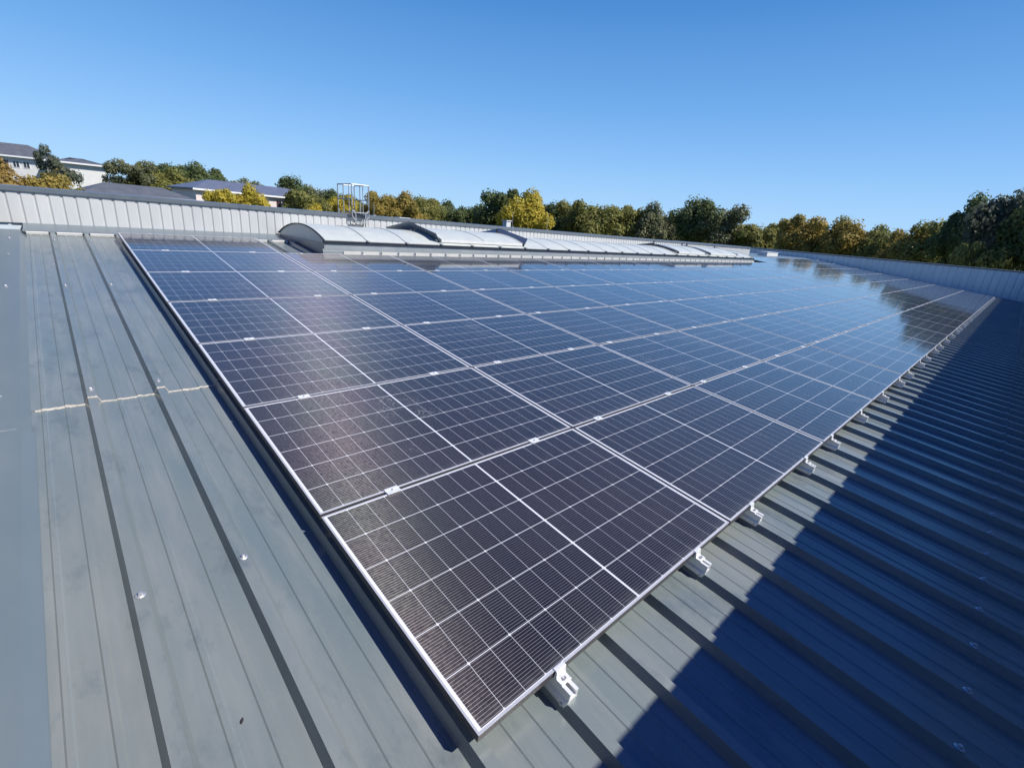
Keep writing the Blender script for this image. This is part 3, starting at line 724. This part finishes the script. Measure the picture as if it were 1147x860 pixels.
T = [
 (-3.0,59.3,3.3,3.0,'orange','russet bush at the far left edge, in front of the long white house',0),
 (-.2,61.3,3.1,2.9,'brown','golden brown bush below the grey green conifer',0),
 (3.2,64.0,2.1,2.6,'olive','low olive bush in front of the white blank wing',0),
 (1.0,84.3,6.3,2.5,'blue','tall loose grey green conifer in front of the two white houses on the hill',1),
 (11.2,109.2,7.6,4.0,'grey','pale grey green tree just right of the white blank wing',1),
 (14.0,112.0,6.6,3.6,'olive','olive tree between the pale tree and the big dark round tree',0),
 (15.9,128.3,7.6,4.0,'dark','dark tree peeping out left of the big dark round tree',0),
 (20.6,127.1,9.8,5.6,'dark','big dark round tree above the pinkish house, left half of the pair',0),
 (25.6,127.1,9.3,5.4,'dark','big dark round tree above the pinkish house, right half of the pair',0),
 (33.0,145,7.8,5.0,'grey','small pale tree on the hill right of the big dark pair',1),
 (40.2,143.6,8.3,5.8,'grey','grey green tree above the middle of the blue slate roof',1),
 (49.4,140.7,9.9,6.0,'dark','dark rounded tree above the right end of the blue slate roof',0),
 (55.3,138.5,8.4,5.4,'grey','grey green tree left of the access ladder, on the hill',0),
 (60.0,136,7.4,5,'dark','dark tree seen through the guard rails of the access ladder',0),
 (16.0,72.2,3.5,2.7,'yellow','bright yellow tree in front of the pinkish house, left one',0),
 (19.8,71.5,3.6,3.0,'yellow','bright yellow tree in front of the pinkish house, right one',0),
 (26.5,69.2,2.7,2.0,'yellow','small yellow bush left of the access ladder',0),
 (29.5,73.0,3.6,2.4,'olive','olive yellow tree behind the left guard rail of the ladder',0),
 (33.0,73.2,4.6,3.0,'yellow','yellow green tree behind the access ladder',0),
 (37.2,70.2,5.2,3.2,'brown','golden brown tree just right of the access ladder',0),
 (41.2,69.5,4.9,3.4,'brown','golden brown tree, second to the right of the access ladder',0),
 (51.1,79.0,5.2,3.4,'olive','yellow green tree right of the two golden brown trees',0),
 (58.5,80.0,4.5,3.6,'dark','lower dark green tree left of the gap of sky',0),
 (60.5,70.5,4.3,2.9,'dark','small dark tree at the left foot of the tall two coloured pair',0),
 (56.6,62.6,7.6,4.6,'dark','tall dark green tree standing behind the bright yellow one',0),
 (54.2,55.0,6.4,3.9,'yellow','yellow tree in front of the tall dark one, mid picture',0),
 (69.9,62.9,6.6,4.6,'dark','dark tree right of the bright yellow one',0),
 (68.2,56.5,6.6,3.6,'olive','olive tree, second to the right of the bright yellow one',0),
 (66.2,51.8,7.2,4.6,'olive','rounded olive tree with a brownish top, third to the right of the yellow one',0),
 (73.8,49.8,6.8,4.2,'olive','olive tree behind the middle of the rooflight',0),
 (75.0,44.2,6.4,4.0,'grey','yellowish olive tree above the far half of the rooflight',0),
 (70.5,35.5,7.9,3.9,'dark','tall dark olive tree above the far smoke vents, left one',0),
 (71.5,32.2,7.2,3.7,'grey','tall olive tree above the far smoke vents, right one',0),
 (74.2,27.4,5.2,3.2,'olive','low olive tree right of the tall pair above the smoke vents',0),
 (68.3,20.0,5.8,3.3,'brown','brown olive tree above the end of the rooflight',0),
 (69.5,17.0,5.1,3.0,'olive','olive tree between two brownish ones, above the far parapet',0),
 (67.7,14.3,5.3,2.9,'brown','brown olive tree above the middle of the far parapet',0),
 (66.4,10.8,5.1,2.6,'olive','olive tree left of the brownish one near the dark right group',0),
 (61.5,8.2,4.8,2.3,'brown','brown tree just left of the dark group at the right',0),
 (60.9,5.9,5.6,2.6,'olive','olive tree touching the dark group at the right',0),
 (54.2,3.2,6.4,2.3,'dark','big dark tree at the right, left shoulder of the group',0),
 (50.3,1.6,6.9,2.2,'blue','big grey green tree at the right, tallest of the group',0),
 (47.3,-.6,6.7,2.3,'dark','big dark tree at the right edge of the picture',0),
 (43.8,-2.8,6.6,2.3,'dark','dark tree beyond the right edge of the far parapet',0),
 (45.4,1.6,3.2,1.7,'olive','small sunlit yellow green tree low in front of the dark right group',0),
]
for x, y, z, hw, kd, lb, spr in T:
    if x > 45 and y < 85: z += .35; hw *= 1.12
    tree(x, y, z, hw, kd, lb, bool(spr), vr=3.6 if hw < 3.4 else None)
rb = random.Random(5)
for i in range(34):                                # back row that closes the wood
    az_ = math.radians(10+i*2.55); D = rb.uniform(100, 125)
    x, y = -.66+D*math.sin(az_), -.69+D*math.cos(az_)
    base = 5.6 if az_ > .9 else 5.6
    tree(x, y, base+rb.uniform(-.8, .5)+(D-100)*.02, rb.uniform(4.2, 5.6), 'dark' if rb.random() < .75 else 'olive',
         'dark treetop in the back row of the wood, showing between the nearer trees', group='back row of the wood')

# unseen tree belt left of the hall, added to darken the low western sky
for i, y in enumerate(range(-16, 25, 5)):
    tree(-13.5-2.5*(i % 2)-(3 if y > 15 else 0), y+rb.uniform(-1, 1), 9.5+rb.uniform(-1, 1.5), 5.2, 'dark', 'unseen tall tree added left of the hall to darken the low sky', group='unseen trees added left of the hall', vr=7.5)
